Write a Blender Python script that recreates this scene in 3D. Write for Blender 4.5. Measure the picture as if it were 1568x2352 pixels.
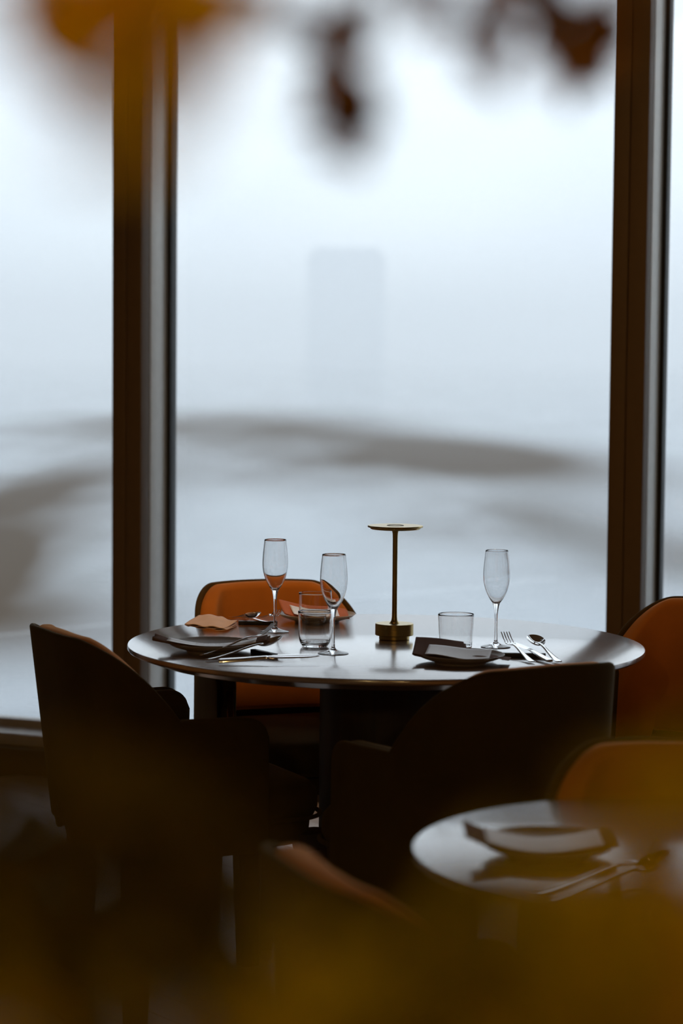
import bpy, bmesh, math, random
from mathutils import Vector, Matrix
R = math.radians
PI = math.pi
random.seed(7)
for o in list(bpy.data.objects): bpy.data.objects.remove(o)
scn = bpy.context.scene
col = scn.collection

# ------------------------------------------------------------------ camera
F = 5200.0                       # focal length in pixels of the 1568 wide frame
CAM = Vector((0, 0, 1.40))
CM = Matrix.Rotation(R(90 - 3.91), 3, 'X') @ Matrix.Rotation(R(0.5), 3, 'Z')
cd = bpy.data.cameras.new('camera'); cam = bpy.data.objects.new('camera', cd); col.objects.link(cam)
cam.matrix_world = Matrix.Translation(CAM) @ CM.to_4x4()
cd.sensor_fit = 'HORIZONTAL'; cd.sensor_width = 24.0; cd.lens = 24.0 * F / 1568.0
cd.clip_start = 0.05; cd.clip_end = 3000
cd.dof.use_dof = True; cd.dof.focus_distance = 5.2; cd.dof.aperture_fstop = 2.9
scn.camera = cam

def ray(px, py): return CM @ Vector(((px - 784) / F, (1176 - py) / F, -1))
def at(px, py, Y):
    d = ray(px, py); return CAM + d * (Y / d.y)
def onz(px, py, z):
    d = ray(px, py); return CAM + d * ((z - CAM.z) / d.z)

# ------------------------------------------------------------------ view
scn.view_settings.view_transform = 'Standard'; scn.view_settings.look = 'None'
scn.view_settings.gamma = 1; scn.view_settings.use_curve_mapping = False
scn.view_settings.exposure = 0.0

# ------------------------------------------------------------------ node helpers
class NT:
    def __init__(s, nt): s.nt = nt; s.n = nt.nodes; s.l = nt.links
    def node(s, t, **kw):
        n = s.n.new(t)
        for k, v in kw.items(): setattr(n, k, v)
        return n
    def put(s, sock, v):
        if hasattr(v, 'links'): s.l.new(v, sock)
        else: sock.default_value = v
    def math(s, op, a, b=0.0, c=None, clamp=False):
        n = s.node('ShaderNodeMath', operation=op, use_clamp=clamp); s.put(n.inputs[0], a); s.put(n.inputs[1], b)
        if c is not None: s.put(n.inputs[2], c)
        return n.outputs[0]
    def mix(s, f, a, b):
        n = s.node('ShaderNodeMix', data_type='RGBA'); s.put(n.inputs[0], f); s.put(n.inputs[6], a); s.put(n.inputs[7], b)
        return n.outputs[2]
    def xyz(s, v):
        n = s.node('ShaderNodeSeparateXYZ'); s.l.new(v, n.inputs[0]); return n.outputs
    def comb(s, x, y, z):
        n = s.node('ShaderNodeCombineXYZ'); s.put(n.inputs[0], x); s.put(n.inputs[1], y); s.put(n.inputs[2], z); return n.outputs[0]
    def noise(s, v, scale, detail=2, rough=.5):
        n = s.node('ShaderNodeTexNoise'); s.l.new(v, n.inputs['Vector']); n.inputs['Scale'].default_value = scale
        n.inputs['Detail'].default_value = detail; n.inputs['Roughness'].default_value = rough; return n.outputs[0]
    def gauss(s, u, v, cu, cv, su, sv):
        a = s.math('DIVIDE', s.math('SUBTRACT', u, cu), su); b = s.math('DIVIDE', s.math('SUBTRACT', v, cv), sv)
        q = s.math('ADD', s.math('MULTIPLY', a, a), s.math('MULTIPLY', b, b))
        return s.math('EXPONENT', s.math('MULTIPLY', q, -1.0))
def c4(c): return (c[0], c[1], c[2], 1)

# ------------------------------------------------------------------ sky: overcast, cool, brighter patch ahead
w = bpy.data.worlds.new('overcast_sky'); scn.world = w; w.use_nodes = True; w.node_tree.nodes.clear()
T = NT(w.node_tree)
g = T.node('ShaderNodeTexCoord').outputs['Generated']; X_, Y_, Z_ = T.xyz(g)
SKY = 1.9
base = T.mix(T.math('MULTIPLY', Z_, 9.0, clamp=True), c4((.60, .69, .79)), c4((.70, .76, .84)))
cl = T.noise(T.comb(T.math('MULTIPLY', X_, 1.0), Y_, T.math('MULTIPLY', Z_, 1.8)), 11, 3, .45)
base = T.mix(T.math('MULTIPLY', T.math('SUBTRACT', cl, .42), 2.2, clamp=True), base, c4((.84, .90, .96)))
b1 = T.gauss(X_, Z_, .030, .050, .075, .045)
base = T.mix(T.math('MULTIPLY', b1, .85), base, c4((.85, .92, .98)))
b2 = T.gauss(X_, Z_, -.12, .045, .05, .03)
base = T.mix(T.math('MULTIPLY', b2, .7), base, c4((.78, .87, .95)))
b3 = T.gauss(X_, Z_, .115, .045, .03, .06)
base = T.mix(T.math('MULTIPLY', b3, .55), base, c4((.60, .68, .80)))
bg = T.node('ShaderNodeBackground'); T.l.new(base, bg.inputs[0]); bg.inputs[1].default_value = SKY
T.l.new(bg.outputs[0], T.node('ShaderNodeOutputWorld').inputs[0])

# ------------------------------------------------------------------ materials
def mat(name, color=(.5, .5, .5), rough=.5, metal=0, spec=.5, sheen=0, sheen_tint=(1, 1, 1), build=None, **kw):
    m = bpy.data.materials.new(name); m.use_nodes = True; t = NT(m.node_tree)
    p = m.node_tree.nodes['Principled BSDF']
    p.inputs['Base Color'].default_value = c4(color); p.inputs['Roughness'].default_value = rough
    p.inputs['Metallic'].default_value = metal; p.inputs['Specular IOR Level'].default_value = spec
    p.inputs['Sheen Weight'].default_value = sheen; p.inputs['Sheen Tint'].default_value = c4(sheen_tint)
    for k, v in kw.items(): p.inputs[k.replace('_', ' ')].default_value = v
    if build: build(t, p)
    else:
        v = t.node('ShaderNodeTexCoord').outputs['Object']
        n = t.noise(v, 35, 3)
        d = tuple(x * .88 for x in color); b = tuple(min(1, x * 1.08) for x in color)
        t.l.new(t.mix(n, c4(d), c4(b)), p.inputs['Base Color'])
    return m
def bump(t, p, h, strength, dist=.001):
    b = t.node('ShaderNodeBump'); b.inputs['Strength'].default_value = strength; b.inputs['Distance'].default_value = dist
    t.l.new(h, b.inputs['Height']); t.l.new(b.outputs[0], p.inputs['Normal'])

def b_wood(c1, c2, sx=1.2, sy=16, r0=.3, bs=.18, rv=.14):
    def f(t, p):
        v = t.node('ShaderNodeTexCoord').outputs['Object']; x, y, z = t.xyz(v)
        n = t.noise(t.comb(t.math('MULTIPLY', x, sx), t.math('MULTIPLY', y, sy), t.math('MULTIPLY', z, sy)), 3, 6, .62)
        t.l.new(t.mix(t.math('MULTIPLY', t.math('SUBTRACT', n, .3), 2.2, clamp=True), c4(c1), c4(c2)), p.inputs['Base Color'])
        t.l.new(t.math('ADD', t.math('MULTIPLY', n, rv), r0), p.inputs['Roughness'])
        bump(t, p, n, bs)
    return f
def b_velvet(c):
    def f(t, p):
        v = t.node('ShaderNodeTexCoord').outputs['Object']
        n = t.noise(v, 7, 4, .6); n2 = t.noise(v, 900, 1)
        t.l.new(t.mix(n, c4(tuple(x * .72 for x in c)), c4(tuple(min(1, x * 1.25) for x in c))), p.inputs['Base Color'])
        bump(t, p, n2, .15)
    return f
def b_cloth(c):
    def f(t, p):
        v = t.node('ShaderNodeTexCoord').outputs['Object']
        n = t.noise(v, 30, 4, .6); n2 = t.noise(v, 1500, 1)
        t.l.new(t.mix(n, c4(tuple(x * .85 for x in c)), c4(tuple(min(1, x * 1.1) for x in c))), p.inputs['Base Color'])
        bump(t, p, n2, .3)
    return f
M = {}
M['table'] = mat('oiled_wood_tabletop', spec=.9, Coat_Weight=1.0, Coat_Roughness=.15, Coat_IOR=2.0, build=b_wood((.33, .235, .195), (.42, .31, .26), r0=.22, bs=.03, rv=.05))
M['table_dark'] = mat('dark_stained_wood', build=b_wood((.030, .018, .010), (.055, .034, .018), 14, 1.2, .45))
M['orange'] = mat('orange_velvet', rough=.85, spec=.2, sheen=.5, sheen_tint=(1, .5, .15), build=b_velvet((.62, .20, .03)))
M['brown'] = mat('brown_velvet', rough=.9, spec=.15, sheen=.12, sheen_tint=(.9, .6, .2), build=b_velvet((.080, .048, .014)))
M['piping'] = mat('tan_piping', (.50, .17, .03), .7, spec=.2)
M['leg'] = mat('dark_walnut', build=b_wood((.035, .02, .012), (.06, .035, .02), 12, 12, .5))
M['brass'] = mat('brushed_brass', (.44, .32, .11), .30, 1.0)
M['steel'] = mat('polished_steel', (.86, .86, .86), .10, 1.0)
M['rest'] = mat('black_cutlery_rest', (.012, .011, .010), .4)
M['stone'] = mat('stoneware_glaze', (.42, .38, .34), .5)
M['napkin_brown'] = mat('brown_linen', rough=.95, spec=.1, build=b_cloth((.24, .15, .12)))
M['napkin_coral'] = mat('coral_linen', rough=.95, spec=.1, build=b_cloth((.72, .25, .15)))
M['napkin_beige'] = mat('beige_linen', rough=.95, spec=.1, build=b_cloth((.90, .66, .55)))
M['ink'] = mat('printing_ink', (.03, .03, .04), .8)
M['mullion'] = mat('bronze_brown_mullion', (.13, .075, .028), .55, spec=.3)
M['mullion_side'] = mat('satin_grey_aluminium', (.70, .71, .69), .42, .35)
M['gasket'] = mat('black_gasket', (.008, .008, .007), .6)
M['sill'] = mat('grey_window_sill', (.30, .27, .25), .35)
M['plinth'] = mat('dark_plinth', (.025, .015, .008), .6)
M['wall'] = mat('dark_plaster', (.34, .20, .09), .9)
M['ceiling'] = mat('dark_ceiling', (.34, .20, .09), .9)
M['lamp_glow'] = mat('lamp_glow', (1, .8, .5), Emission_Color=(1, .55, .2, 1), Emission_Strength=14.0)
M['pot'] = mat('clay_pot', (.10, .05, .03), .8)
M['soil'] = mat('soil', (.03, .02, .012), 1)
M['bark'] = mat('bark', (.09, .05, .025), .9)
def leafmat(name, c, tr=.5, var=.4):
    m = bpy.data.materials.new(name); m.use_nodes = True; t = NT(m.node_tree); m.node_tree.nodes.clear()
    v = t.node('ShaderNodeTexCoord').outputs['Object']; n = t.noise(v, 9, 2)
    cc = t.mix(n, c4(tuple(x * (1 - var) for x in c)), c4(tuple(min(1, x * (1 + var)) for x in c)))
    d = t.node('ShaderNodeBsdfDiffuse'); r = t.node('ShaderNodeBsdfTranslucent'); mx = t.node('ShaderNodeMixShader')
    t.l.new(cc, d.inputs[0]); t.l.new(cc, r.inputs[0]); mx.inputs[0].default_value = tr
    t.l.new(d.outputs[0], mx.inputs[1]); t.l.new(r.outputs[0], mx.inputs[2])
    t.l.new(mx.outputs[0], t.node('ShaderNodeOutputMaterial').inputs[0]); return m
M['leaf_amber'] = leafmat('amber_leaves', (.85, .43, .005))
M['leaf_brown'] = leafmat('brown_leaves', (.20, .085, .02), .35)
M['leaf_olive'] = leafmat('olive_leaves', (.38, .25, .004))
M['paper'] = mat('menu_paper', (.93, .91, .92), .42, spec=.8)
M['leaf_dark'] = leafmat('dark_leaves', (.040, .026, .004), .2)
def glassmat(name, rough=0, tint=(1, 1, 1)):
    m = bpy.data.materials.new(name); m.use_nodes = True; t = NT(m.node_tree); m.node_tree.nodes.clear()
    gl = t.node('ShaderNodeBsdfGlass'); gl.inputs['IOR'].default_value = 1.5; gl.inputs['Roughness'].default_value = rough
    gl.inputs['Color'].default_value = c4(tint)
    t.l.new(gl.outputs[0], t.node('ShaderNodeOutputMaterial').inputs[0]); return m
M['glass'] = glassmat('clear_drinking_glass', 0, (.985, .985, .985))
def panemat():
    m = bpy.data.materials.new('window_glass'); m.use_nodes = True; t = NT(m.node_tree); m.node_tree.nodes.clear()
    tr = t.node('ShaderNodeBsdfTransparent'); tr.inputs[0].default_value = (.97, .985, .98, 1)
    gs = t.node('ShaderNodeBsdfGlossy'); gs.inputs['Roughness'].default_value = .02
    fr = t.node('ShaderNodeFresnel'); fr.inputs[0].default_value = 1.5
    mx = t.node('ShaderNodeMixShader'); t.l.new(fr.outputs[0], mx.inputs[0]); t.l.new(tr.outputs[0], mx.inputs[1]); t.l.new(gs.outputs[0], mx.inputs[2])
    t.l.new(mx.outputs[0], t.node('ShaderNodeOutputMaterial').inputs[0]); return m
M['pane'] = panemat()
def b_floor(t, p):
    v = t.node('ShaderNodeTexCoord').outputs['Object']
    n = t.noise(v, 14, 4, .6); n3 = t.noise(v, 2.2, 1)
    c = t.mix(t.math('MULTIPLY', t.math('ADD', n, n3), .5), c4((.27, .185, .14)), c4((.58, .45, .37)))
    t.l.new(c, p.inputs['Base Color']); p.inputs['Roughness'].default_value = .33
M['floor'] = mat('herringbone_planks', build=b_floor)
M['groove'] = mat('floor_joint', (.03, .02, .015), .9)

# water outside: soft dark brown patches are painted into its colour
def b_water(t, p):
    v = t.node('ShaderNodeTexCoord').outputs['Object']; x, y, z = t.xyz(v)
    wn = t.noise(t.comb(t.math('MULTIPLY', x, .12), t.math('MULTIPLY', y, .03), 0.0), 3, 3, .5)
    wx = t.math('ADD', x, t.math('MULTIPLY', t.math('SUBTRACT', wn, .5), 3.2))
    p.inputs['Base Color'].default_value = (.17, .21, .25, 1)
    p.inputs['Roughness'].default_value = .16; p.inputs['IOR'].default_value = 1.4
    rip = t.noise(t.comb(t.math('MULTIPLY', x, .35), t.math('MULTIPLY', y, 1.6), 0.0), 1.4, 3)
    bump(t, p, rip, .5, .05)
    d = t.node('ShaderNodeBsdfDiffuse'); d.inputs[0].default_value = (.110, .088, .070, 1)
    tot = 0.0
    for cx, cy, sx, sy, a in DARK_PATCHES:
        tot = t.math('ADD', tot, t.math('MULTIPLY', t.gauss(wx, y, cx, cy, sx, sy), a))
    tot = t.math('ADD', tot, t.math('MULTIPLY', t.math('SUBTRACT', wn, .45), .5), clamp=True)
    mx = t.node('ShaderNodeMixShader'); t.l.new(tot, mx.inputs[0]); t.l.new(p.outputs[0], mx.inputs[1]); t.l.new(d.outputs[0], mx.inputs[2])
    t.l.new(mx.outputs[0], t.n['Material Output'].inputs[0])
DARK_PATCHES = [(-3.2, 78, 5.0, 24, .75), (2.3, 56, 3.2, 13, .95), (4.9, 52, 2.6, 12, .5), (2.9, 33, 1.7, 6, .6), (-5.2, 38, 1.7, 13, 1.0), (-3.9, 25, 1.1, 6, 1.1),
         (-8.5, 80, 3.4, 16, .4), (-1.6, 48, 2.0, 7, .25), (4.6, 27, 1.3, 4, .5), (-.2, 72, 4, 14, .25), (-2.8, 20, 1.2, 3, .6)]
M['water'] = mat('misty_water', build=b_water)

# ------------------------------------------------------------------ mesh helpers
def link(name, bm, m=None, parent=None, smooth=True, auto=None):
    me = bpy.data.meshes.new(name); bmesh.ops.recalc_face_normals(bm, faces=bm.faces); bm.to_mesh(me); bm.free()
    for p in me.polygons: p.use_smooth = smooth
    o = bpy.data.objects.new(name, me); col.objects.link(o)
    for x in (m if isinstance(m, (list, tuple)) else [m]):
        if x: me.materials.append(x)
    if parent: o.parent = parent
    if smooth and auto is not False:
        try: me.set_sharp_from_angle(angle=R(auto or 38))
        except Exception: pass
    return o
def empty(name, loc=(0, 0, 0), rz=0):
    o = bpy.data.objects.new(name, None); col.objects.link(o); o.location = loc; o.rotation_euler = (0, 0, rz); o.empty_display_size = .05; return o
def tag(o, label=None, cat=None, group=None, kind=None):
    if label: o['label'] = label
    if cat: o['category'] = cat
    if group: o['group'] = group
    if kind: o['kind'] = kind
    return o
def struct(o): o['kind'] = 'structure'; return o
def copy_tree(o, parent=None):
    c = o.copy(); col.objects.link(c); c.parent = parent
    for ch in list(o.children): copy_tree(ch, c)
    return c
def box(bm, x0, x1, y0, y1, z0, z1, M4=None, bev=0):
    r = bmesh.ops.create_cube(bm, size=1); vs = r['verts']
    for v in vs:
        v.co = Vector(((x0 + x1) / 2 + v.co.x * (x1 - x0), (y0 + y1) / 2 + v.co.y * (y1 - y0), (z0 + z1) / 2 + v.co.z * (z1 - z0)))
    if bev:
        es = list({e for v in vs for e in v.link_edges})
        rr = bmesh.ops.bevel(bm, geom=es, offset=bev, segments=3, affect='EDGES', profile=.5); vs = list({v for f in rr['faces'] for v in f.verts} | {v for v in vs if v.is_valid})
    if M4: 
        for v in vs: v.co = M4 @ v.co
def lathe(bm, prof, seg=64):
    """prof: list of (r,z); r==0 gives a pole"""
    rings = []
    for r, z in prof:
        if r < 1e-6: rings.append([bm.verts.new((0, 0, z))])
        else: rings.append([bm.verts.new((r * math.cos(2 * PI * i / seg), r * math.sin(2 * PI * i / seg), z)) for i in range(seg)])
    for a, b in zip(rings, rings[1:]):
        for i in range(seg):
            j = (i + 1) % seg
            if len(a) == 1 and len(b) == 1: continue
            if len(a) == 1: bm.faces.new((a[0], b[i], b[j]))
            elif len(b) == 1: bm.faces.new((a[i], a[j], b[0]))
            else: bm.faces.new((a[i], a[j], b[j], b[i]))
def loft(bm, loops, cap=True):
    rs = [[bm.verts.new(p) for p in L] for L in loops]; n = len(rs[0])
    for a, b in zip(rs, rs[1:]):
        for i in range(n): bm.faces.new((a[i], a[(i + 1) % n], b[(i + 1) % n], b[i]))
    if cap: bm.faces.new(rs[0]); bm.faces.new(rs[-1])
    return rs
def tube(bm, pts, r, seg=8):
    pts = [Vector(p) for p in pts]; rr = r if isinstance(r, (list, tuple)) else [r] * len(pts)
    loops = []
    up = Vector((0, 0, 1))
    for i, p in enumerate(pts):
        d = (pts[min(i + 1, len(pts) - 1)] - pts[max(i - 1, 0)]).normalized()
        a = d.cross(up if abs(d.z) < .9 else Vector((1, 0, 0))).normalized(); b = d.cross(a)
        loops.append([p + (a * math.cos(2 * PI * k / seg) + b * math.sin(2 * PI * k / seg)) * rr[i] for k in range(seg)])
    loft(bm, loops)
def spline(pts, n):
    """Catmull-Rom through tuples"""
    P = [Vector(p) for p in pts]; P = [P[0] * 2 - P[1]] + P + [P[-1] * 2 - P[-2]]; out = []
    for i in range(1, len(P) - 2):
        for k in range(n):
            t = k / n
            out.append(.5 * ((2 * P[i]) + (P[i + 1] - P[i - 1]) * t + (2 * P[i - 1] - 5 * P[i] + 4 * P[i + 1] - P[i + 2]) * t * t + (3 * P[i] - P[i - 1] - 3 * P[i + 1] + P[i + 2]) * t ** 3))
    out.append(P[-2]); return out
def sprof(pts, n=6): return [(max(0, v.x), v.y) for v in spline([(a, b, 0) for a, b in pts], n)]
def sheet(bm, fn, nu=24, nv=16):
    g = [[bm.verts.new(fn(i / nu, j / nv)) for j in range(nv + 1)] for i in range(nu + 1)]
    for i in range(nu):
        for j in range(nv): bm.faces.new((g[i][j], g[i + 1][j], g[i + 1][j + 1], g[i][j + 1]))
def thick(o, t, off=0): m = o.modifiers.new('thickness', 'SOLIDIFY'); m.thickness = t; m.offset = off; return o

# ------------------------------------------------------------------ room: the window wall runs at 22 degrees
TH = R(22)
W0 = at(50, 1700, 7.5); W0.z = 0
TV = Vector((math.cos(TH), -math.sin(TH), 0)); NV = Vector((math.sin(TH), math.cos(TH), 0))
WM = Matrix(((TV.x, NV.x, 0, W0.x), (TV.y, NV.y, 0, W0.y), (0, 0, 1, 0), (0, 0, 0, 1)))   # wall frame: x along, y outward
def wall_s(px, py=1000):        # distance along the wall where the view through px meets it
    d = ray(px, py); a = (W0 - CAM).dot(NV) / d.dot(NV); return (CAM + d * a - W0).dot(TV)
sL, sR = wall_s(257, 900), wall_s(1399, 900)
PITCH = sR - sL; FW = .105; MD = .195; H = 3.0
def wbox(bm, x0, x1, y0, y1, z0, z1, bev=0): box(bm, x0, x1, y0, y1, z0, z1, WM, bev)
bm = bmesh.new()
# floor planks in herringbone, one mesh
L_, W_ = .56, .093
def plank(bm, cx, cy, a):
    c, s = math.cos(a), math.sin(a); g_ = .0018
    M4 = Matrix(((c, -s, 0, cx), (s, c, 0, cy), (0, 0, 1, 0), (0, 0, 0, 1)))
    box(bm, -L_ / 2 + g_, L_ / 2 - g_, -W_ / 2 + g_, W_ / 2 - g_, -.012, 0, M4)
A0 = R(38)
def hb(u, v): return (u * math.cos(A0) - v * math.sin(A0), u * math.sin(A0) + v * math.cos(A0) + 5)
nn = int(L_ / W_)
Lf = nn * W_
L_ = Lf
for k in range(-60, 61):
    for j in range(-9, 10):
        # horizontal plank and vertical plank of the classic tiling
        ox = k * W_ + j * 2 * Lf * .5 + 0; oy = k * W_ - j * 2 * Lf * .5
        for (cx, cy, a) in ((ox + Lf / 2, oy + W_ / 2, 0), (ox + Lf + W_ / 2 - W_ * 0, oy + W_ - Lf / 2 + 0, PI / 2)):
            x, y = hb(cx, cy)
            if abs(x) < 3.6 and -1.2 < y and (Vector((x, y, 0)) - W0).dot(NV) < -.05: plank(bm, x, y, a + A0)
fl = struct(link('floor', bm, M['floor'], smooth=False))
bm = bmesh.new()
c = [Vector((-4, -1.5)), Vector((4, -1.5))]
def wall_pt(x):   # y of the inner wall face at x
    return W0.y + (x - W0.x) * (-math.tan(TH))
vs0 = [(-4, -1.5), (4, -1.5), (4, wall_pt(4)), (-4, wall_pt(-4))]
def slab(name, z0, z1, m):
    bm = bmesh.new(); a = [bm.verts.new((x, y, z0)) for x, y in vs0]; b = [bm.verts.new((x, y, z1)) for x, y in vs0]
    bm.faces.new(a); bm.faces.new(b)
    for i in range(4): bm.faces.new((a[i], a[(i + 1) % 4], b[(i + 1) % 4], b[i]))
    return struct(link(name, bm, m, smooth=False))
slab('floor', -.10, -.0115, M['groove']); slab('ceiling', H, H + .1, M['ceiling'])
def wallb(name, x0, x1, y0, y1):
    bm = bmesh.new(); box(bm, x0, x1, y0, y1, 0, H); return struct(link(name, bm, M['wall'], smooth=False))
wallb('wall_left', -4.1, -4.0, -1.5, wall_pt(-4) + .1); wallb('wall_right', 4.0, 4.1, -1.5, wall_pt(4) + .2); wallb('wall_back', -4.1, 4.1, -1.6, -1.5)
# windows between mullions
wi = 0
sA = (Vector((-4, 0, 0)).x - W0.x) / TV.x; sB = (4 - W0.x) / TV.x
s = sL - PITCH * 3
k = 0
bays = []
while s < sB:
    if s > sA - PITCH: bays.append(s)
    s += PITCH
for i, s0 in enumerate(bays):
    a = max(s0 + FW, sA); b = min(s0 + PITCH, sB + .1)
    # mullion = window frame post
    if s0 > sA:
        bm = bmesh.new(); wbox(bm, s0, s0 + FW * .47, 0, .06, .0, H, .003); wbox(bm, s0 + FW * .49, s0 + FW, .0, .06, 0, H, .003); wbox(bm, s0 + .004, s0 + FW - .004, .008, .075, 0, H)
        tr = struct(link('trim_%d' % (i + 1), bm, M['mullion']))
        bm = bmesh.new(); wbox(bm, s0 + .004, s0 + FW - .003, .075, MD, 0, H, .002); link('side_panel', bm, M['mullion_side'], tr)
        bm = bmesh.new(); wbox(bm, s0 - .012, s0 + FW + .010, MD, MD + .045, 0, H); link('gasket', bm, M['gasket'], tr)
    if b > a + .1:
        wn_ = struct(empty('window_%d' % (i + 1), tuple(WM @ Vector(((a + b) / 2, .2, 0)))))
        def wp(name, bm, m):
            o = link(name, bm, m, smooth=False); o.parent = wn_; o.matrix_parent_inverse = Matrix.Translation(-wn_.location); return o
        bm = bmesh.new(); wbox(bm, a, b, MD + .01, MD + .018, .14, H); wp('glass_pane', bm, M['pane'])
        bm = bmesh.new(); wbox(bm, a, b, .03, MD + .03, .085, .125, .004); wbox(bm, a, b, MD - .02, MD + .04, .12, .150, .003); wp('window_sill', bm, M['sill'])
bm = bmesh.new(); wbox(bm, sA, sB, -.03, .26, -.1, .085); struct(link('baseboard_front', bm, M['plinth'], smooth=False))

# ------------------------------------------------------------------ outside
bm = bmesh.new()
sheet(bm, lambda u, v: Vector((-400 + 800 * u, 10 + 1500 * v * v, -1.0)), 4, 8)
wt = link('lake_water', bm, M['water']); tag(wt, 'grey rippled lake with soft dark patches seen through the windows', 'water', kind='stuff')
def mist():
    m = bpy.data.materials.new('lake_mist'); m.use_nodes = True; t = NT(m.node_tree); m.node_tree.nodes.clear()
    v = t.node('ShaderNodeVolumeScatter'); v.inputs['Color'].default_value = (1, 1, 1, 1); v.inputs['Density'].default_value = MIST; v.inputs['Anisotropy'].default_value = .0
    t.l.new(v.outputs[0], t.node('ShaderNodeOutputMaterial').inputs['Volume'])
    bm = bmesh.new(); box(bm, -350, 350, 20, 1100, -.98, 25)
    o = link('lake_mist', bm, m, smooth=False); tag(o, 'soft pale mist hanging over the lake outside', 'mist', kind='stuff')
MIST = .004
mist(); scn.cycles.volume_bounces = 3
def tower():
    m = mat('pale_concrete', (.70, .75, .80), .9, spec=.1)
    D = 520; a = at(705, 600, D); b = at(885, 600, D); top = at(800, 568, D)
    root = empty('tower_block', ((a.x + b.x) / 2, D, -1))
    hw = (b.x - a.x) / 2; h = top.z + 1
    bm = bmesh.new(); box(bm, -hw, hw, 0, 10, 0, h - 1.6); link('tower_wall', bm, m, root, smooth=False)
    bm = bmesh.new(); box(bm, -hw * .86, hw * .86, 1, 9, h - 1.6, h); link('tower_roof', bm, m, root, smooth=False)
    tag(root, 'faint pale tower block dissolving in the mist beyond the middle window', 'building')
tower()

# ------------------------------------------------------------------ tables
TC = onz(886, 1477, .75); TR = 595 / F * TC.y
def make_table(name, c, r, ped, label, edge=.026):
    root = empty(name, (c.x, c.y, 0))
    bm = bmesh.new()
    prof = [(0, .75), (r - .004, .75), (r - .0012, .7488), (r, .746), (r, .7405), (r - .003, .737), (r - .045, .722), (r - .05, .720), (0, .720)]
    lathe(bm, prof, 160); link('tabletop', bm, M['table'], root, auto=28)
    bm = bmesh.new(); lathe(bm, [(0, .7205), (ped * 1.5, .7205), (ped * 1.5, .70), (ped, .699), (ped, .03), (0, .03)], 64); link('pedestal', bm, M['table_dark'], root)
    bm = bmesh.new(); lathe(bm, [(0, 0), (ped * 1.25, 0), (ped * 1.3, .008), (ped * 1.3, .022), (ped * 1.25, .03), (0, .03)], 64); link('table_base', bm, M['table_dark'], root)
    tag(root, label, 'table'); return root
make_table('dining_table', TC, TR, .15, 'large round wooden dining table by the window, set with a brass lamp')
SC = onz(1572, 1951, .75); SR = .363
make_table('dining_table', SC, SR, .035, 'small round wooden table at lower right of the photo, blurred')

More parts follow.
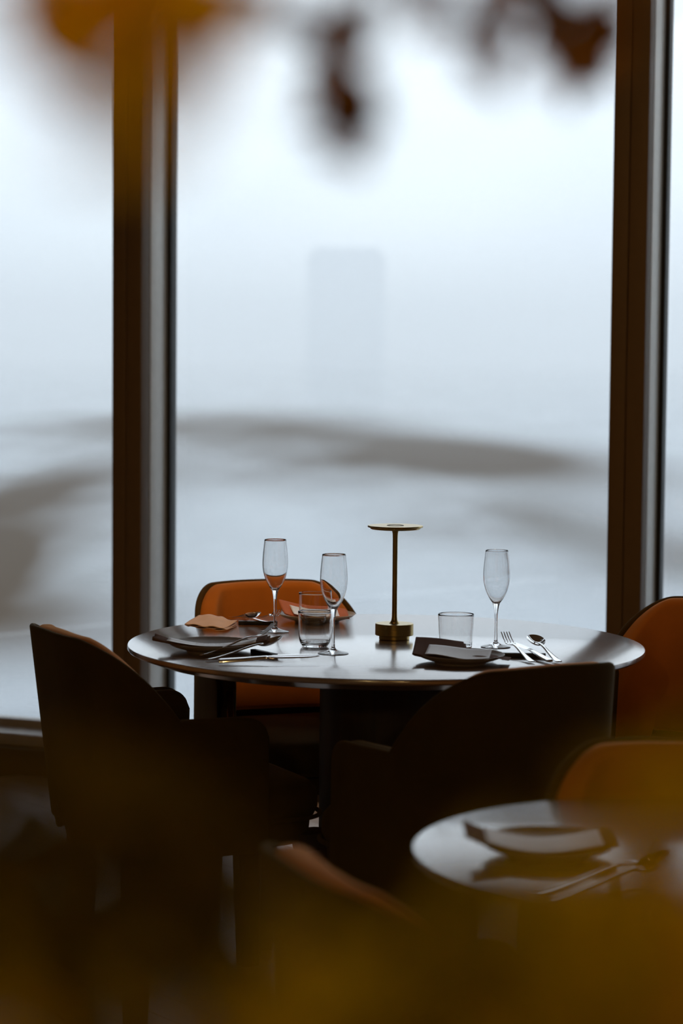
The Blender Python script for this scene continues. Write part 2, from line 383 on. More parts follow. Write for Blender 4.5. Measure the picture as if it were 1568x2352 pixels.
# ------------------------------------------------------------------ chairs
def make_chair():
    root = empty('armchair')
    # plan centreline of the wrap-around shell, local: faces +Y
    half = spline([(0, -.265, 0), (.10, -.262, 0), (.175, -.243, 0), (.225, -.195, 0), (.248, -.12, 0), (.256, -.03, 0), (.260, .05, 0), (.262, .115, 0)], 8)
    pts = [Vector((-p.x, p.y, 0)) for p in reversed(half[1:])] + half
    pts = [Vector((p.x * .87, p.y * .88, 0)) for p in pts]
    n = len(pts); S = [0]
    for a, b in zip(pts, pts[1:]): S.append(S[-1] + (b - a).length)
    mid = S[-1] / 2; Lh = mid
    def hgt(s):
        q = abs(s - mid)
        top = .818 + .006 * math.cos(q / .2 * PI / 2) if q < .2 else .818
        a, b = .145, .315
        if q < a: return top
        if q > b: return .648
        t = (q - a) / (b - a)
        return .648 + (top - .648) * (1 - t ** 1.85)
    def shell(o_off, i_off, zb, drop, bev, m, name, zslot=None, front=1.0):
        bm = bmesh.new(); loops = []
        rng = [i for i in range(n)]
        for i in rng:
            p = pts[i]; d = (pts[min(i + 1, n - 1)] - pts[max(i - 1, 0)]).normalized(); nrm = Vector((d.y, -d.x, 0))    # outward
            e = Lh - abs(S[i] - mid)              # distance to the arm's front end
            rr = .05; k_ = 1.0 if e > rr else math.sqrt(max(0, 1 - ((rr - e) / rr) ** 2))
            th = (o_off - i_off) / 2 * (.35 + .65 * min(1, (e / .03) ** .5 if e < .03 else 1)); mo = (o_off + i_off) / 2
            h = hgt(S[i]) - drop - rr * (1 - k_) * .9
            z0 = zb if (zslot is None or abs(S[i] - mid) > .165) else zslot
            wgt = max(0, min(1, (.0 - p.y) / .21)); 
            L = []
            prof = []
            b = bev
            prof += [(th - b * .6, z0), (th, z0 + b * .6)]
            for z in (z0 + (h - z0) * .3, z0 + (h - z0) * .65): prof.append((th, z))
            for q in range(6):
                a = q / 5 * PI / 2; prof.append((th - b + b * math.cos(a), h - b + b * math.sin(a)))
            for q in range(6):
                a = PI / 2 + q / 5 * PI / 2; prof.append((-th + b + b * math.cos(a), h - b + b * math.sin(a)))
            for z in (z0 + (h - z0) * .65, z0 + (h - z0) * .3): prof.append((-th, z))
            prof += [(-th, z0 + b * .6), (-th + b * .6, z0)]
            for off, z in prof:
                q = p + nrm * (off + mo); lean = (z - .36) * .13 * wgt
                L.append(Vector((q.x * (1 - .10 * wgt * (z - .36) / .46), q.y - lean, z)))
            loops.append(L)
        loft(bm, loops)
        if isinstance(m, list):
            bm.faces.ensure_lookup_table(); nl = len(loops[0])
            for i in range(n - 1):
                if abs((S[i] + S[i + 1]) / 2 - mid) > .30:
                    for k in range(nl): bm.faces[i * nl + k].material_index = 1
        return link(name, bm, m, root, auto=50)
    shell(.022, .008, .36, .0005, .0065, M['brown'], 'backrest_shell', .40)
    shell(.0078, -.038, .47, .003, .018, [M['orange'], M['brown']], 'backrest_padding', .497)
    # seat frame and cushion: rounded plan
    def plan(sc, z, front=.27, back=-.205, hw=.205):
        L = []; N = 56
        for k in range(N):
            a = 2 * PI * k / N; c_, s_ = math.cos(a), math.sin(a); e = .42
            x = hw * sc * math.copysign(abs(c_) ** e, c_); y = math.copysign(abs(s_) ** e, s_)
            yy = (front if y > 0 else -back) * y * (1 - (1 - sc) * .9)
            L.append(Vector((x * (1 if y < 0 else 1 + .05 * y), yy, z)))
        return L
    bm = bmesh.new(); loft(bm, [plan(.93, .358, .25), plan(.97, .362, .255), plan(.98, .41, .258), plan(.93, .412, .245)]); link('seat_frame', bm, M['brown'], root, auto=40)
    bm = bmesh.new(); loft(bm, [plan(.90, .408), plan(.97, .414), plan(1, .432), plan(1, .452), plan(.985, .468), plan(.94, .482), plan(.84, .489), plan(.5, .494)]); link('seat_cushion', bm, M['brown'], root, auto=80)
    bm = bmesh.new(); L = plan(1.012, .415, .272); tube(bm, [p for p in L] + [L[0]], .005, 8); link('piping', bm, M['brown'], root)
    for sx in (-1, 1):
        for sy in (.232, -.165):
            bm = bmesh.new(); t, b = .030, .021; dx = sx * .172; ex = sx * .178; ey = sy * 1.03
            def sq(cx, cy, r, z): 
                q = r * .72
                return [Vector((cx + a, cy + c_, z)) for a, c_ in ((r, q), (q, r), (-q, r), (-r, q), (-r, -q), (-q, -r), (q, -r), (r, -q))]
            loft(bm, [sq(ex, ey, b, 0), sq(ex, ey, b + .001, .004), sq(dx, sy, t, .34), sq(dx, sy, t * 1.25, .38)]); link('leg', bm, M['leg'], root, auto=30)
    return root
def face(pos, tx, ty): return math.atan2(ty - pos[1], tx - pos[0]) - PI / 2
chair0 = make_chair()
spots = [
    ((-.10, 5.57), (.08, 5.1), 'orange-lined armchair on the window side of the large table, facing the room'),
    ((-.345, 4.88), (TC.x + .05, 5.12), 'dark armchair seen from behind at left end of the large table'),
    ((.245, 4.50), (-.10, 5.05), 'dark armchair with its back to the camera, tucked under the large table'),
    ((.755, 5.24), (.155, 4.44), 'orange-lined armchair at right end of the large table, cut by the photo edge'),
    ((.505, 3.14), (.475, 2.8), 'orange-lined armchair on the far side of the small blurred table'),
    ((.235, 2.65), (.635, 2.80), 'blurred dark armchair at the left of the small table'),
]
for i, (p, t, lab) in enumerate(spots):
    o = chair0 if i == 0 else copy_tree(chair0)
    o.location = (p[0], p[1], 0); o.rotation_euler = (0, 0, face(p, *t))
    tag(o, lab, 'chair', 'velvet armchairs around the tables')

# ------------------------------------------------------------------ brass lamp
def lamp():
    c = onz(905, 1468, .75); root = empty('table_lamp', tuple(c))
    k = c.y / F
    bm = bmesh.new(); lathe(bm, [(0, 0), (.034, 0), (.0352, .0012), (.0352, .0085), (.0358, .0095), (.0435, .0100), (.0442, .0112), (.0442, .0225), (.0438, .0229), (.0442, .0233), (.0442, .0360), (.0432, .0370), (0, .0370)], 96); link('lamp_base', bm, M['brass'], root, auto=25)
    bm = bmesh.new(); top = .262
    pr = [(0, .0369), (.0125, .0370), (.0095, .0395), (.0072, .044), (.0061, .052), (.0058, .07), (.0056, .14), (.0058, .235), (.0062, .245), (.0078, .252), (.0105, .2555), (0, .2555)]
    lathe(bm, pr, 40); link('lamp_pole', bm, M['brass'], root)
    bm = bmesh.new(); lathe(bm, [(0, .2555), (.056, .2555), (.0575, .2565), (.0582, .259), (.0625, .2595), (.0638, .2605), (.0640, .2625), (.0630, .2640), (0, .2640)], 96); sh = link('lamp_shade', bm, M['brass'], root, auto=25)
    bm = bmesh.new(); lathe(bm, [(.0165, .2641), (.0165, .2648), (.0195, .2648), (.0195, .2641), (.0165, .2641)], 48); link('touch_ring', bm, M['leg'], sh)
    bm = bmesh.new(); lathe(bm, [(.020, .2555), (.020, .2548), (.050, .2548), (.050, .2555)], 48); link('light_diffuser', bm, M['stone'], sh)
    tag(root, 'slim brass cordless table lamp with a flat round shade on the large table', 'lamp')
lamp()

# ------------------------------------------------------------------ glassware
def make_flute():
    root = empty('champagne_flute')
    H_ = .219
    o = [(0, 0), (.032, 0), (.0338, .0006), (.0338, .0014), (.030, .0026), (.018, .0052), (.009, .0085), (.0048, .0125), (.0036, .018), (.0031, .03), (.0029, .05), (.0032, .066), (.0042, .080), (.0060, .092), (.0083, .0995)]
    bowl_o = [(.0083, .0995), (.0150, .109), (.0228, .124), (.0280, .141), (.0302, .158), (.0298, .178), (.0278, .200), (.0258, H_)]
    bowl_i = [(.0250, H_), (.0270, .200), (.0289, .178), (.0293, .158), (.0270, .141), (.0217, .1245), (.0138, .1105), (.0060, .1020), (.0, .0995)]
    pr = o[:3] + sprof(o[3:], 4) + sprof(bowl_o, 6)[1:] + [(.0254, H_ + .0004)] + sprof(bowl_i, 6)
    bm = bmesh.new(); lathe(bm, pr, 72); link('glass_body', bm, M['glass'], root, auto=70)
    return root
def make_tumbler(straight=False):
    root = empty('tumbler')
    h = .080
    if straight: o = [(0, 0), (.0335, 0), (.0355, .0022), (.0362, .008), (.0375, .03), (.0392, .06), (.0402, h)]; i = [(.0392, h), (.0382, .06), (.0365, .03), (.0350, .012), (.0320, .008), (0, .0075)]
    else: o = [(0, 0), (.024, 0), (.0295, .0035), (.0345, .012), (.0368, .026), (.0378, .045), (.0383, .062), (.0386, h)]; i = [(.0376, h), (.0373, .062), (.0367, .045), (.0356, .027), (.0330, .0155), (.0270, .0095), (0, .0085)]
    pr = sprof(o, 5) + [((o[-1][0] + i[0][0]) / 2, h + .0005)] + sprof(i, 5)
    bm = bmesh.new(); lathe(bm, pr, 72); link('glass_body', bm, M['glass'], root, auto=70)
    return root
TZ = .7502
f0 = make_flute()
for i, (px, py, lab) in enumerate([(631, 1451, 'empty champagne flute at the left, in front of the orange chair, beside the far cutlery'), (765, 1501, 'empty champagne flute in the middle, nearest the two stacked-looking tumblers'), (1138, 1486, 'empty champagne flute on the right half of the large table, behind the fork')]):
    o = f0 if i == 0 else copy_tree(f0); p = onz(px, py, TZ); o.location = p; tag(o, lab, 'glass', 'champagne flutes on the large table')
t0 = make_tumbler()
for i, (px, py, lab) in enumerate([(723, 1485, 'empty tumbler with rounded base close beside the middle flute'), (722, 1437, 'empty tumbler standing in front of the far coral napkin plate')]):
    o = t0 if i == 0 else copy_tree(t0); o.location = onz(px, py, TZ); tag(o, lab, 'glass', 'rounded tumblers on the large table')
t1 = make_tumbler(True); t1.location = onz(1046, 1492, TZ); tag(t1, 'empty straight-sided tumbler right of the brass lamp, behind the napkin', 'glass')

# ------------------------------------------------------------------ plates
def make_plate():
    root = empty('plate')
    o = [(0, .003), (.050, .003), (.052, 0), (.056, 0), (.058, .004), (.072, .008), (.088, .0135), (.0975, .0200)]
    i = [(.0965, .0210), (.0950, .0207), (.086, .0155), (.068, .0105), (.050, .0080), (0, .0075)]
    bm = bmesh.new(); lathe(bm, o[:5] + sprof(o[4:], 5)[1:] + sprof(i, 5), 96); link('plate_body', bm, M['stone'], root, auto=40); return root
pl0 = make_plate()
P_L = onz(487, 1496, TZ); P_R = onz(1057, 1523, TZ); P_F = onz(728, 1428, TZ); P_S = onz(1255, 1962, TZ)
for i, (p, sc, lab) in enumerate([(P_L, 1, 'stoneware plate under a napkin at the left of the large table'), (P_R, .97, 'stoneware plate under a brown napkin, behind the near chair'), (P_F, .97, 'stoneware plate with coral napkin at the far side of the large table'), (P_S, .92, 'blurred stoneware plate on the small table')]):
    o = pl0 if i == 0 else copy_tree(pl0); o.location = p; o.scale = (sc, sc, 1); tag(o, lab, 'plate', 'stoneware plates with napkins')

def napkin(name, loc, rz, fn, m, label, layers=2, gap=.0022, nu=30, nv=18):
    root = empty(name, tuple(loc), rz)
    bm = bmesh.new()
    for k in range(layers):
        sheet(bm, lambda u, v, k=k: fn(u, v, k) + Vector((0, 0, k * gap)), nu, nv)
    # folded edge joining the layers
    if layers > 1:
        loops = []
        for j in range(nv + 1):
            a = fn(0, j / nv, 0); b = fn(0, j / nv, layers - 1) + Vector((0, 0, (layers - 1) * gap))
            loops.append((bm.verts.new(a), bm.verts.new((a + b) / 2 + Vector((-.0018, 0, 0))), bm.verts.new(b)))
        for x, y in zip(loops, loops[1:]):
            bm.faces.new((x[0], x[1], y[1], y[0])); bm.faces.new((x[1], x[2], y[2], y[1]))
    thick(link('napkin_cloth', bm, m, root, auto=False), .0013)
    tag(root, label, 'napkin', 'folded linen napkins'); return root
def card(name, loc, rz, fn, label, text=True):
    root = empty(name, tuple(loc), rz)
    bm = bmesh.new(); sheet(bm, fn, 24, 14); thick(link('card_sheet', bm, M['paper'], root, auto=False), .0005)
    if text:
        bm = bmesh.new()
        def bar(u0, u1, v0, v1):
            n = 3
            for i in range(n):
                ua = u0 + (u1 - u0) * i / n; ub = u0 + (u1 - u0) * (i + 1) / n; q = [fn(a, b) + Vector((0, -.0001, .0006)) for a, b in ((ua, v0), (ub, v0), (ub, v1), (ua, v1))]
                bm.faces.new([bm.verts.new(x) for x in q])
        u = .34
        for wd in (.02, .018, .02, .015, .02, .018, .022, .0, .018, .02, .015, .02): 
            if wd: bar(u, u + wd * .75, .70, .735)
            u += .022
        for v in (.58, .50, .42):
            u = .32
            while u < .66: 
                wd = random.uniform(.02, .05); bar(u, u + wd, v, v + .012); u += wd + .012
        link('printed_text', bm, M['ink'], root, smooth=False)
    tag(root, label, 'menu card', 'menu cards on the napkins'); return root

def V(x, y, z): return Vector((x, y, z))
# left plate: long sagging napkin whose ends stick out past the rim
def fL(u, v, k=0):
    x = -.120 + .248 * u - .006 * k; y = -.074 + (.078 - .02 * math.sin(PI * u)) * v + .014 * u
    z = .0105 + .017 * abs(2 * u - 1) ** 1.9 + .006 * v * (1 - v) + (.0025 * math.sin(9 * v + 6 * u)) * (abs(2 * u - 1))
    if u < .1: z += .003 * math.sin(v * 14)
    z = max(z, .010 + .0000) if abs(y) < .05 else z
    return V(x, y, z + .004)
napkin('napkin', P_L, R(0), fL, M['napkin_brown'], 'brown napkin sagging across the left plate, both ends past its rim', 2)
def fLc(u, v):
    q = fL(.10 + .78 * u, .03 + .90 * v); return q + V(0, 0, .0042)
card('menu_card', P_L, 0, fLc, 'pale menu card curved over the napkin on the left plate')
# right plate: napkin curling up at the back, card in front
def fR(u, v, k=0):
    x = -.095 + (.120 - .018 * v) * u + (.0) - .004 * k; y = -.055 + .105 * v + .01 * u
    z = .0155 + .021 * v ** 1.3 + .004 * math.sin(PI * (.1 + u * 1.1)) * v + .006 * (1 - u) ** 3 - .003 * math.sin(PI * u) * (1 - v)
    return V(x, y, z)
napkin('napkin', P_R, R(-6), fR, M['napkin_brown'], 'brown napkin with raised back edge on the right plate', 2, .004)
def fRc(u, v):
    x = -.072 + .135 * u + .004 * v; y = -.066 + .075 * v - .01 * u
    z = .0185 + .004 * math.sin(PI * (1.6 * u + .35)) * (1 - .4 * v) + .012 * v ** 1.3 - .003 * u
    return V(x, y, z + .0045)
card('menu_card', P_R, R(-6), fRc, 'pale wavy menu card on the brown napkin of the right plate', False)
def fR2(u, v, k=0):
    return V(.0 + .095 * u, -.045 + .085 * v - .02 * u, .0195 + .004 * math.sin(3 * u + 2 * v) - .004 * u)
napkin('napkin', P_R + V(.012, .005, 0), R(-8), fR2, M['napkin_brown'], 'smaller brown napkin fold at the right side of the right plate', 1)
# far plate: coral napkin, its left corner standing up
def fF(u, v, k=0):
    x = -.078 + .155 * u - .003 * k - .012 * v * (1 - u); y = -.050 + .095 * v
    z = .0150 + .024 * v ** 1.4 * (1 - .55 * u) + .006 * (1 - u) ** 2 - .006 * math.sin(PI * u) * (1 - v) - .004 * u + .0022 * math.sin(7 * u + 2)
    return V(x, y, max(z, .013))
napkin('napkin', P_F, R(4), fF, M['napkin_coral'], 'coral napkin standing up on the far plate', 2, .003)
def fFc(u, v):
    q = fF(.12 + .72 * u, .02 + .72 * v); return q + V(0, -.004, .0056 + .0025 * math.sin(6 * u + 1) * (1 - v))
card('menu_card', P_F, R(4), fFc, 'pale printed menu card on the coral napkin of the far plate')
# loose beige napkin
def fJ(u, v, k=0):
    x = -.048 + .098 * u + .010 * (v - .5) - .004 * k * (1 - v); y = -.055 + .12 * v - .035 * u + .018 * math.sin(PI * u) * (v - .5)
    z = .003 + .010 * v * (1 - u) + .004 * (1 - u) + .0035 * math.sin(9 * u + 3 * v + k) * v + (.007 * math.exp(-((u - .62) / .12) ** 2) * v ** 3) + .0016 * math.sin(14 * u + k * 2) * (1 - v)
    return V(x, y, max(.001, z))
napkin('napkin', onz(489, 1440, TZ), R(-4), fJ, M['napkin_beige'], 'crumpled beige napkin lying on the wood beside the far cutlery', 3, .0032)
# small table
def fS(u, v, k=0):
    x = -.105 + .19 * u - .006 * k; y = -.066 + .085 * v
    z = .0135 + .020 * abs(2 * u - 1) ** 1.8 * (1.1 - .35 * u) + .004 * v
    return V(x, y, z)
napkin('napkin', P_S, R(0), fS, M['napkin_brown'], 'blurred brown napkin across the plate on the small table', 2)
card('menu_card', P_S, 0, lambda u, v: fS(.12 + .78 * u, .03 + .9 * v) + V(0, 0, .0045), 'blurred pale menu card on the small table plate', False)

# ------------------------------------------------------------------ cutlery (local: handle end at 0, tip at +Y, lies on a rest)
def strip(bm, secs, n=10):
    loops = []
    for y, w_, z, t in secs:
        L = []
        for k in range(n):
            a = 2 * PI * k / n; L.append(V(w_ / 2 * math.copysign(abs(math.cos(a)) ** .7, math.cos(a)), y, z + t / 2 * math.copysign(abs(math.sin(a)) ** .7, math.sin(a))))
        loops.append(L)
    loft(bm, loops)
def sec_spline(s, n=5): 
    P = spline([(a, b, c_) for a, b, c_, d in s], n); D = spline([(a, d, 0) for a, b, c_, d in s], n)
    return [(p.x, p.y, p.z, q.y) for p, q in zip(P, D)]
def make_fork():
    bm = bmesh.new()
    strip(bm, sec_spline([(0, .010, .004, .0022), (.003, .0165, .004, .0028), (.03, .0150, .005, .003), (.075, .0100, .0095, .0034), (.11, .0070, .0145, .004), (.130, .0068, .0165, .0036), (.143, .012, .015, .0026), (.152, .0215, .0145, .002), (.160, .0235, .0150, .002)]))
    for i in range(4):
        x = -.0094 + i * .00627; secs = []
        for k in range(8):
            t = k / 7; y = .158 + .045 * t; z = .0150 + .018 * t ** 1.6
            secs.append((y, .0036 * (1 - .45 * t), z, .0022 * (1 - .3 * t)))
        q = bmesh.new(); strip(q, secs, 8)
        for v in q.verts: v.co.x += x * (1 - .04 * (v.co.y - .158) / .045)
        me = bpy.data.meshes.new('t'); q.to_mesh(me); q.free(); bm.from_mesh(me); bpy.data.meshes.remove(me)
    return link('fork', bm, M['steel'], auto=50)
def make_spoon():
    bm = bmesh.new()
    strip(bm, sec_spline([(0, .010, .004, .0022), (.003, .0165, .004, .0028), (.03, .0150, .005, .003), (.075, .0100, .0095, .0034), (.11, .0068, .0145, .004), (.136, .0070, .0170, .0034), (.150, .010, .0175, .0022)]))
    N, K = 28, 9; cy = .172; top = []
    for side in (0, 1):
        rings = [[bm.verts.new(V(0, cy, .0125 - side * .0014))]]
        for r in range(1, K + 1):
            q = r / K; ring = []
            for k in range(N):
                a = 2 * PI * k / N; wy = .0315; wx = .0195 * (1 + .10 * math.sin(a))
                ring.append(bm.verts.new(V(wx * q * math.cos(a), cy + wy * q * math.sin(a), .0125 + .0090 * q ** 2.2 + .0060 * (q * math.sin(a)) - side * .0014)))
            rings.append(ring)
        for k in range(N): bm.faces.new((rings[0][0], rings[1][k], rings[1][(k + 1) % N]))
        for a, b in zip(rings[1:], rings[2:]):
            for k in range(N): bm.faces.new((a[k], a[(k + 1) % N], b[(k + 1) % N], b[k]))
        top.append(rings[-1])
    for k in range(N): bm.faces.new((top[0][k], top[0][(k + 1) % N], top[1][(k + 1) % N], top[1][k]))
    return link('spoon', bm, M['steel'], auto=60)
def make_knife():
    bm = bmesh.new()
    strip(bm, sec_spline([(0, .012, .006, .004), (.004, .0165, .006, .006), (.05, .0155, .0085, .0065), (.095, .0120, .0125, .0055), (.105, .0135, .0132, .003), (.125, .0195, .0140, .0016), (.18, .0200, .0150, .0014), (.205, .0140, .0155, .0012), (.214, .004, .0158, .001)]))
    return link('knife', bm, M['steel'], auto=40)
def make_rest():
    bm = bmesh.new(); box(bm, -.047, .047, -.007, .007, 0, .0105, None, .0012); return link('cutlery_rest', bm, M['rest'])
fk, sp, kn, rs = make_fork(), make_spoon(), make_knife(), make_rest()
def put(proto, used, p, rz, lab, cat, grp, dz=0.0, tilt=0, roll=0, sc=1):
    o = proto if not used else proto.copy()
    if used: col.objects.link(o)
    o.location = (p[0], p[1], p[2] + dz); o.rotation_euler = (tilt, roll, rz); o.scale = (sc, sc, sc); tag(o, lab, cat, grp); return o
def ang(a, b): return math.atan2(b[1] - a[1], b[0] - a[0]) - PI / 2
TT = TZ + .0002
def setpiece(proto, used, h, t, lab, cat, grp, **k):   # handle-end and tip pixels on the table plane
    a = onz(h[0], h[1], TT); b = onz(t[0], t[1], TT); return put(proto, used, a, ang(a, b), lab, cat, grp, **k)
# right set, points away from the camera
setpiece(fk, 0, (1222, 1524), (1163, 1498), 'fork with four dark tines up, right of the right plate', 'fork', 'forks on the large table', dz=.0, tilt=R(3))
setpiece(kn, 0, (1262, 1524), (1190, 1499), 'table knife between the fork and spoon, right of the right plate', 'knife', 'knives on the large table', tilt=R(1))
setpiece(sp, 0, (1284, 1524), (1228, 1499), 'spoon with warm lamp reflection in its bowl, right of the right plate', 'spoon', 'spoons on the large table', tilt=R(3))
a = onz(1203, 1511, TT); put(rs, 0, a, R(-3), 'black cutlery rest under the fork, knife and spoon behind the near chair', 'cutlery rest', 'black cutlery rests')
# left set, points right
setpiece(fk, 1, (462, 1512), (640, 1497), 'fork on the rest in front of the left plate, tines lifted to the right', 'fork', 'forks on the large table', tilt=R(8), roll=R(-10), dz=.003)
setpiece(sp, 1, (474, 1519), (650, 1503), 'spoon beside the fork in front of the left plate', 'spoon', 'spoons on the large table', tilt=R(4), roll=R(-6))
setpiece(kn, 1, (502, 1526), (682, 1524), 'knife lying nearest the table edge in front of the left chair', 'knife', 'knives on the large table', roll=R(17), dz=.002)
a = onz(606, 1507, TT); put(rs, 1, a, R(123), 'black cutlery rest under the left fork and spoon', 'cutlery rest', 'black cutlery rests')
# far set, points to the camera
setpiece(sp, 1, (531, 1420), (576, 1437), 'spoon in front of the orange chair, bowl on the far cutlery rest', 'spoon', 'spoons on the large table', tilt=R(3))
setpiece(kn, 1, (556, 1420), (603, 1438), 'knife lying between spoon and fork on the far cutlery rest', 'knife', 'knives on the large table')
setpiece(fk, 1, (588, 1420), (628, 1437), 'fork on the far cutlery rest, behind the left flute stem', 'fork', 'forks on the large table', tilt=R(3))
a = onz(592, 1436, TT); put(rs, 1, a, R(-2), 'black cutlery rest on the far side, behind the left flute', 'cutlery rest', 'black cutlery rests')
# small table set
setpiece(fk, 1, (1236, 2052), (1440, 2018), 'blurred fork on the small table in front of the plate', 'fork', 'blurred cutlery on the small table', tilt=R(3))
setpiece(sp, 1, (1262, 2068), (1460, 2032), 'blurred spoon on the small table, nearest the camera', 'spoon', 'blurred cutlery on the small table', tilt=R(3))
a = onz(1412, 2035, TT); put(rs, 1, a, R(84), 'blurred black cutlery rest on the small table', 'cutlery rest', 'black cutlery rests')

# ------------------------------------------------------------------ lights of the room and added fill lamps
def downlight(x, y, tx, ty, tz, watts, cone, lab, blend=.6):
    root = empty('ceiling_spotlight', (x, y, H))
    bm = bmesh.new(); lathe(bm, [(.045, 0), (.05, -.003), (.05, -.05), (.042, -.05), (.040, -.01), (.0, -.01)], 32); link('lamp_housing', bm, M['gasket'], root)
    bm = bmesh.new(); lathe(bm, [(.038, -.030), (.0, -.030)], 32); link('bulb', bm, M['lamp_glow'], root)
    d = bpy.data.lights.new('spot', 'SPOT'); d.energy = watts; d.color = (1, .60, .24); d.spot_size = R(cone); d.spot_blend = blend; d.shadow_soft_size = .04
    o = bpy.data.objects.new('spot_light', d); col.objects.link(o); o.parent = root; o.location = (0, 0, -.06)
    o.rotation_euler = (Vector((tx, ty, tz)) - Vector((x, y, H - .06))).to_track_quat('-Z', 'Y').to_euler()
    tag(root, lab, 'ceiling light', 'ceiling spotlights'); return root
downlight(-.2, 4.75, -.17, 5.85, .75, 50, 34, 'ceiling spotlight above the large table, aimed at the far chair')
downlight(.8, 4.6, 1.0, 5.4, .7, 9, 44, 'ceiling spotlight above the right end of the large table')
downlight(.5, 2.2, .55, 3.4, .7, 4, 40, 'ceiling spotlight above the small table')
downlight(1.3, 3.0, .7, 6.6, 1.9, 50, 58, 'unseen fill spotlight on the right, added to brighten the window posts')  # this and the next are added, unseen warm fill for the posts
downlight(-1.3, 3.0, -.3, 6.8, 1.9, 50, 58, 'unseen fill spotlight on the left, added to brighten the window posts')
def pendant(x, y, z, watts, lab):  # unseen lamps, added to light the near leaves and warm the interior
    root = empty('added_pendant_lamp', (x, y, z))
    bm = bmesh.new(); lathe(bm, [(.02, .10), (.05, .09), (.09, .03), (.10, 0), (.097, 0), (.087, .03), (.048, .085), (.02, .095)], 40); link('lamp_shade', bm, M['brass'], root)
    bm = bmesh.new(); bmesh.ops.create_uvsphere(bm, u_segments=20, v_segments=12, radius=.03, matrix=Matrix.Translation((0, 0, .03))); link('bulb', bm, M['lamp_glow'], root)
    bm = bmesh.new(); tube(bm, [(0, 0, .09), (0, 0, H - z)], .003); link('cord', bm, M['gasket'], root)
    d = bpy.data.lights.new('bulb', 'POINT'); d.energy = watts; d.color = (1, .70, .30); d.shadow_soft_size = .03
    o = bpy.data.objects.new('bulb_light', d); col.objects.link(o); o.parent = root; o.location = (0, 0, -.02)
    tag(root, lab, 'lamp', 'added pendant lamps out of view'); return root
pendant(-.55, .35, 1.95, 14.0, 'unseen pendant lamp left of the camera, added to light the amber leaves')
pendant(.6, -.3, 2.0, 8.0, 'unseen pendant lamp behind the camera on the right, added as warm fill')

# ------------------------------------------------------------------ leafy plants close to the camera
def leaf(bm, p, d, up, L, W):
    d = d.normalized(); s_ = d.cross(up).normalized(); n_ = s_.cross(d)
    out = []; N = 6
    row = []
    for i in range(N + 1):
        t = i / N; w_ = W * math.sin(PI * t ** .8) * .5 + .0004
        c_ = p + d * (L * t) - n_ * (L * .18 * t * t)
        row.append((bm.verts.new(c_ - s_ * w_ + n_ * w_ * .3), bm.verts.new(c_), bm.verts.new(c_ + s_ * w_ + n_ * w_ * .3)))
    for a, b in zip(row, row[1:]):
        bm.faces.new((a[0], a[1], b[1], b[0])); bm.faces.new((a[1], a[2], b[2], b[1]))
def plant(name, base, clusters, label, cat, height, hang):
    """clusters: (px, py, depth, spread px, leaves, leaf length m, material)"""
    root = empty(name, (base[0], base[1], 0)); B = Vector((base[0], base[1], 0))
    bm = bmesh.new(); lathe(bm, [(0, 0), (.12, 0), (.155, .30), (.165, .31), (.165, .34), (.150, .34), (.145, .30), (0, .30)], 40); link('plant_pot', bm, M['pot'], root)
    bm = bmesh.new(); lathe(bm, [(.146, .305), (.08, .315), (0, .318)], 32); link('soil', bm, M['soil'], root)
    bm = bmesh.new(); top = Vector((.0, 0, height)); tr = [Vector((0, 0, .3)), Vector((.012, .01, height * .5)), Vector((-.01, 0, height * .8)), top]
    tube(bm, spline(tr, 6), [.014 - .008 * i / 18 for i in range(19)], 8); link('trunk', bm, M['bark'], root)
    byk = {}
    tw = bmesh.new()
    for (px, py, dep, sp_, nl, ll, mk) in clusters:
        c = at(px, py, dep) - B; k = dep / F
        if hang: s0 = top; m_ = Vector((c.x, c.y, 1.68)) * .5 + Vector((c.x, c.y, 1.68)) * .5
        else: s0 = Vector((0, 0, min(height * .75, c.z * .75))); m_ = (s0 + c) / 2 + Vector((0, 0, .0 if c.z < 1.3 else .03)); m_.z = min(m_.z, c.z - .0)
        tube(tw, spline([s0, m_, c], 6), [.0035 - (.0028 * i / 6 if i < 6 else .0028) for i in range(13)], 6)
        b_ = byk.setdefault(mk, bmesh.new())
        for _ in range(nl):
            q = c + Vector((random.gauss(0, 1) * sp_ * k, random.gauss(0, 1) * sp_ * k * .8, random.gauss(0, 1) * sp_ * k))
            d = Vector((random.uniform(-1, 1), random.uniform(-.7, .7), random.uniform(-1.1, .4)))
            leaf(b_, q - d.normalized() * ll * .5, d, Vector((random.uniform(-.4, .4), -1, random.uniform(0, .9))), ll * random.uniform(.7, 1.2), ll * .42)
    link('branches', tw, M['bark'], root)
    for mk, b_ in byk.items(): link('foliage', b_, M[mk], root, auto=False)
    tag(root, label, cat); return root
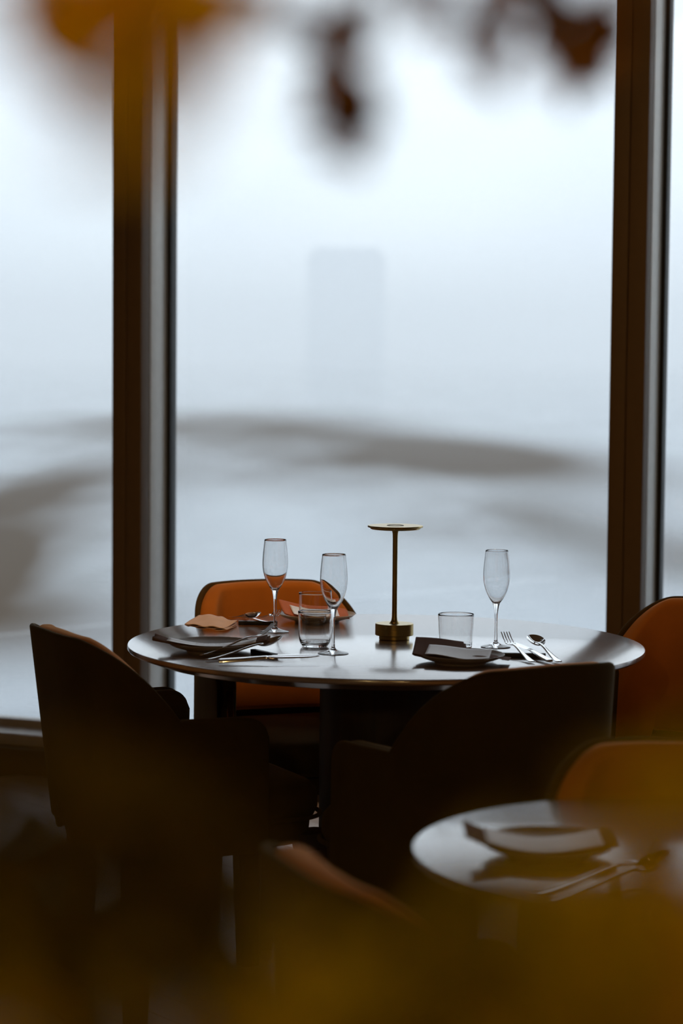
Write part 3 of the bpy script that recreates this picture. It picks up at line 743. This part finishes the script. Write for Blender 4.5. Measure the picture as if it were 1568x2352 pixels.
plant('potted_tree', (-.45, .85), [
    (265, -20, .50, 55, 10, .034, 'leaf_amber'), (120, -20, .52, 50, 4, .03, 'leaf_amber'), (400, -30, .52, 50, 5, .03, 'leaf_amber'), (320, 140, .44, 40, 4, .026, 'leaf_amber'), (330, 20, .5, 35, 6, .03, 'leaf_amber'), (320, 260, .40, 45, 2, .022, 'leaf_amber'),
    (520, -60, .6, 50, 3, .03, 'leaf_amber'),
    (775, 60, .80, 32, 7, .030, 'leaf_brown'), (765, 170, .80, 25, 7, .028, 'leaf_brown'), (780, 270, .80, 25, 9, .026, 'leaf_brown'), (790, 335, .80, 14, 4, .022, 'leaf_brown'),
    (1110, 130, .80, 55, 4, .028, 'leaf_brown'), (960, -10, .80, 60, 5, .03, 'leaf_brown'), (620, 10, .80, 60, 3, .03, 'leaf_brown'), (1150, 10, .8, 50, 5, .03, 'leaf_brown'),
    (1270, 60, .92, 38, 12, .032, 'leaf_brown'), (1360, 95, .92, 28, 12, .030, 'leaf_brown'), (1400, 20, .92, 40, 5, .03, 'leaf_brown')],
    'tall indoor tree whose blurred brown and amber leaves hang into the photo top', 'plant', 1.9, True)
low = []
for px in range(-100, 1750, 105):
    for py, nl in ((2060, 1), (2190, 3), (2330, 4), (2470, 4)):
        edge = 1.0 if px > 850 or px < 260 else .45
        if px > 1200: edge = 1.25
        n_ = nl * edge; n_ = int(n_) + (1 if random.random() < n_ % 1 else 0)
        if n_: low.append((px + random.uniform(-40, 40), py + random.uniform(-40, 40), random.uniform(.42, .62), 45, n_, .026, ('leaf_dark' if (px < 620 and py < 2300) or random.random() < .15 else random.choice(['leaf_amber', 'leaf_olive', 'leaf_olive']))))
for px in range(-60, 560, 100):  # dark leaves added in front to darken the floor and chair legs at left
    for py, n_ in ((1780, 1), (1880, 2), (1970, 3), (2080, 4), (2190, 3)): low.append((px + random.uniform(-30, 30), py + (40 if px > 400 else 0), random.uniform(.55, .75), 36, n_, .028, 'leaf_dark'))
for (px, py) in ((1090, 2090), (1120, 2060), (1060, 2110)): low.append((px, py, .6, 30, 3, .028, 'leaf_dark'))  # dark leaves added to cover a bright gleam on the floor
for (px, py, n_) in ((1540, 1900, 3), (1600, 1780, 2), (1500, 2020, 3), (1350, 2120, 2), (60, 2250, 3)): low.append((px, py, .45, 45, n_, .026, 'leaf_olive'))
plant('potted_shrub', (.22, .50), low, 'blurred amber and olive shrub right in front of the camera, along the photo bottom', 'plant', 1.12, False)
